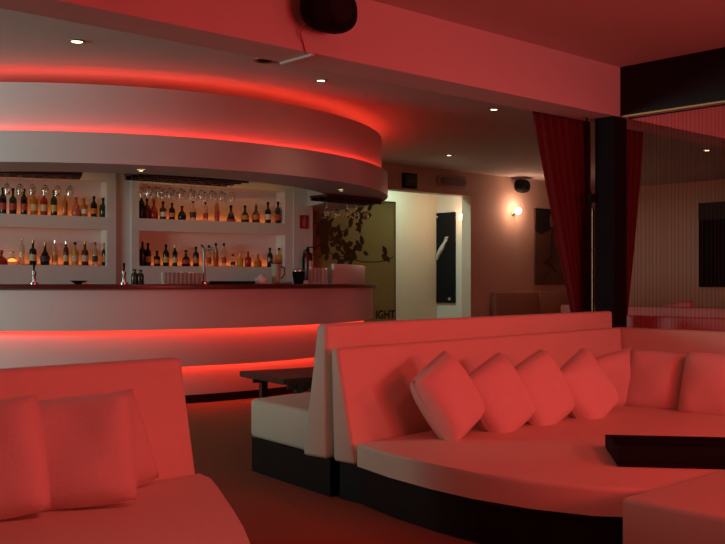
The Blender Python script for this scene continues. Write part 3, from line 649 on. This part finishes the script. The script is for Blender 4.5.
# pillows
PME = {}
def pillow_mesh(seed):
    if seed in PME: return PME[seed]
    rnd = random.Random(seed); bm = bmesh.new(); N = 18; G = {}
    ph = [rnd.uniform(0, 6) for _ in range(6)]
    for side in (1, -1):
        for i in range(N+1):
            for j in range(N+1):
                s, t = 2*i/N-1, 2*j/N-1
                if side == -1 and (abs(s) == 1 or abs(t) == 1): G[(side, i, j)] = G[(1, i, j)]; continue
                pin = 1-.045*(1-t*t)*abs(s)**3; pin2 = 1-.045*(1-s*s)*abs(t)**3
                cr = 1-.07*s*s*t*t; pin *= cr; pin2 *= cr; h = ((1-s**4)*(1-t**4))**.5
                h *= 1+.10*math.sin(4*s+ph[0])*math.sin(3*t+ph[1])
                wr = .012*math.sin(9*s+6*t+ph[2])*(abs(s*t))
                G[(side, i, j)] = bm.verts.new((s*pin*.5, t*pin2*.5, side*(h*.215+.004)+wr))
    for side in (1, -1):
        for i in range(N):
            for j in range(N):
                q = [G[(side, i, j)], G[(side, i+1, j)], G[(side, i+1, j+1)], G[(side, i, j+1)]]
                bm.faces.new(q if side == 1 else q[::-1])
    me = bpy.data.meshes.new('cover'); bm.to_mesh(me); bm.free(); me.materials.append(PILL)
    for p in me.polygons: p.use_smooth = True
    sb = bmesh.new(); k = 10; pts = []
    for a, b, c, d in ((-1, -1, 1, -1), (1, -1, 1, 1), (1, 1, -1, 1), (-1, 1, -1, -1)):
        for i in range(k):
            s, t = a+(c-a)*i/k, b+(d-b)*i/k; cr = 1-.07*s*s*t*t
            pts.append((s*(1-.045*(1-t*t)*abs(s)**3)*cr*.5, t*(1-.045*(1-s*s)*abs(t)**3)*cr*.5, .012*math.sin(9*s+6*t+ph[2])*abs(s*t)))
    pts.append(pts[0]); tube(pts, .006, 6, sb); ms_ = bpy.data.meshes.new('piping'); sb.to_mesh(ms_); sb.free(); ms_.materials.append(PILL)
    PME[seed] = (me, ms_); return PME[seed]
def pillow(c, face, lean, roll, size, label, group, seed=1, wx=1.0, fabric=None):
    """c centre, face = heading of the front (radians in plan), lean back, roll in its own plane"""
    n = Vector((math.cos(face), math.sin(face), 0)); up = Vector((0, 0, 1)); rt = up.cross(n)
    B = Matrix((rt, up, n)).transposed().to_4x4()
    M = Matrix.Translation(c) @ B @ Matrix.Rotation(-lean, 4, 'X') @ Matrix.Rotation(roll, 4, 'Z') @ Matrix.Diagonal((size*wx, size, size, 1))
    o = setp(empty('throw_pillow'), label, 'pillow', group); o.matrix_world = M
    me, sp = pillow_mesh(seed)
    if fabric:
        me, sp = me.copy(), sp.copy()
        for q in (me, sp): q.materials.clear(); q.materials.append(fabric)
    mesh('cover', me, None, o); mesh('piping', sp, None, o); return o
FB = R(-90); FA = R(180)
G1 = 'throw pillows on the corner sofa'
pillow(at(448, 398, 4.98), FB+R(4), R(22), R(24), .43, 'throw pillow nearest the open end of the corner sofa, first of the row', G1, 1, .92)
pillow(at(498, 398, 5.27), FB+R(-2), R(22), R(22), .43, 'second throw pillow from the left on the corner sofa', G1, 2, 1.0)
pillow(at(540, 392, 5.53), FB+R(-2), R(22), R(20), .43, 'third throw pillow from the left on the corner sofa', G1, 3, 1.02)
pillow(at(585, 390, 5.78), FB+R(-2), R(22), R(24), .43, 'fourth throw pillow from the left on the corner sofa', G1, 4, 1.02)
pillow(at(617, 380, 6.30), FB+R(-30), R(16), R(14), .38, 'throw pillow tucked into the inner corner of the corner sofa', G1, 5)
pillow(at(657, 382, 6.20), FA+R(16), R(18), R(-3), .43, 'upright throw pillow on the right wing beside the inner corner', G1, 6)
pillow(at(716, 388, 5.90), FA+R(12), R(18), R(-3), .45, 'rightmost throw pillow on the right wing of the sofa', G1, 7)
G2 = 'throw pillows on the lounge sofa'
pillow(at(-17, 462, 3.26), FB+R(-34), R(20), R(10), .43, 'throw pillow at the left edge of the picture', G2, 2)
pillow(at(79, 451, 3.44), FB+R(-36), R(20), R(5), .42, 'middle throw pillow on the lounge sofa in the foreground', G2, 3)
pillow(at(100, 446, 3.70), FB+R(-14), R(20), R(12), .40, 'throw pillow behind the middle one on the lounge sofa', G2, 5)
p = at(684, 307, 10.1); pillow(Vector((p.x-.12, p.y, .74)), FA, R(14), R(8), .36, 'small throw pillow on the farthest bench sofa', 'throw pillow on the far bench', 4, fabric=REDLIT)

# tray on the bed
tp0 = on_z(618, 467, SZ); trz = -(math.pi/2-TH)-R(8)
tr = setp(empty('serving_tray', (tp0.x, tp0.y, SZ+.001), trz), 'large flat black tray lying on the sofa bed', 'tray')
mesh('base', box(0, .95, 0, .50, 0, .02, .003), BLKM, tr)
for a in ((0, .95, 0, .02), (0, .95, .48, .50), (0, .02, .021, .479), (.93, .95, .021, .479)): mesh('rim', box(*a, .0205, .062, .003), BLKM, tr)

# low table in front of the bench sofa
t1 = on_z(283, 379, .5); rz = -R(9); L = .64
tb_ = setp(empty('side_table', (t1.x, t1.y, 0), rz), 'low dark wooden table standing between sofa and bar', 'table')
mesh('table_top', box(0, .62, 0, L, .462, .5, .004), WOODK, tb_)
for x in (.13, .52):
    for y in (.05, L-.09): mesh('leg', box(x, x+.045, y, y+.045, 0, .462), WOODK, tb_)
mesh('apron', box(.07, .56, .06, .08, .42, .462), WOODK, tb_); mesh('apron', box(.07, .56, L-.08, L-.06, .42, .462), WOODK, tb_)
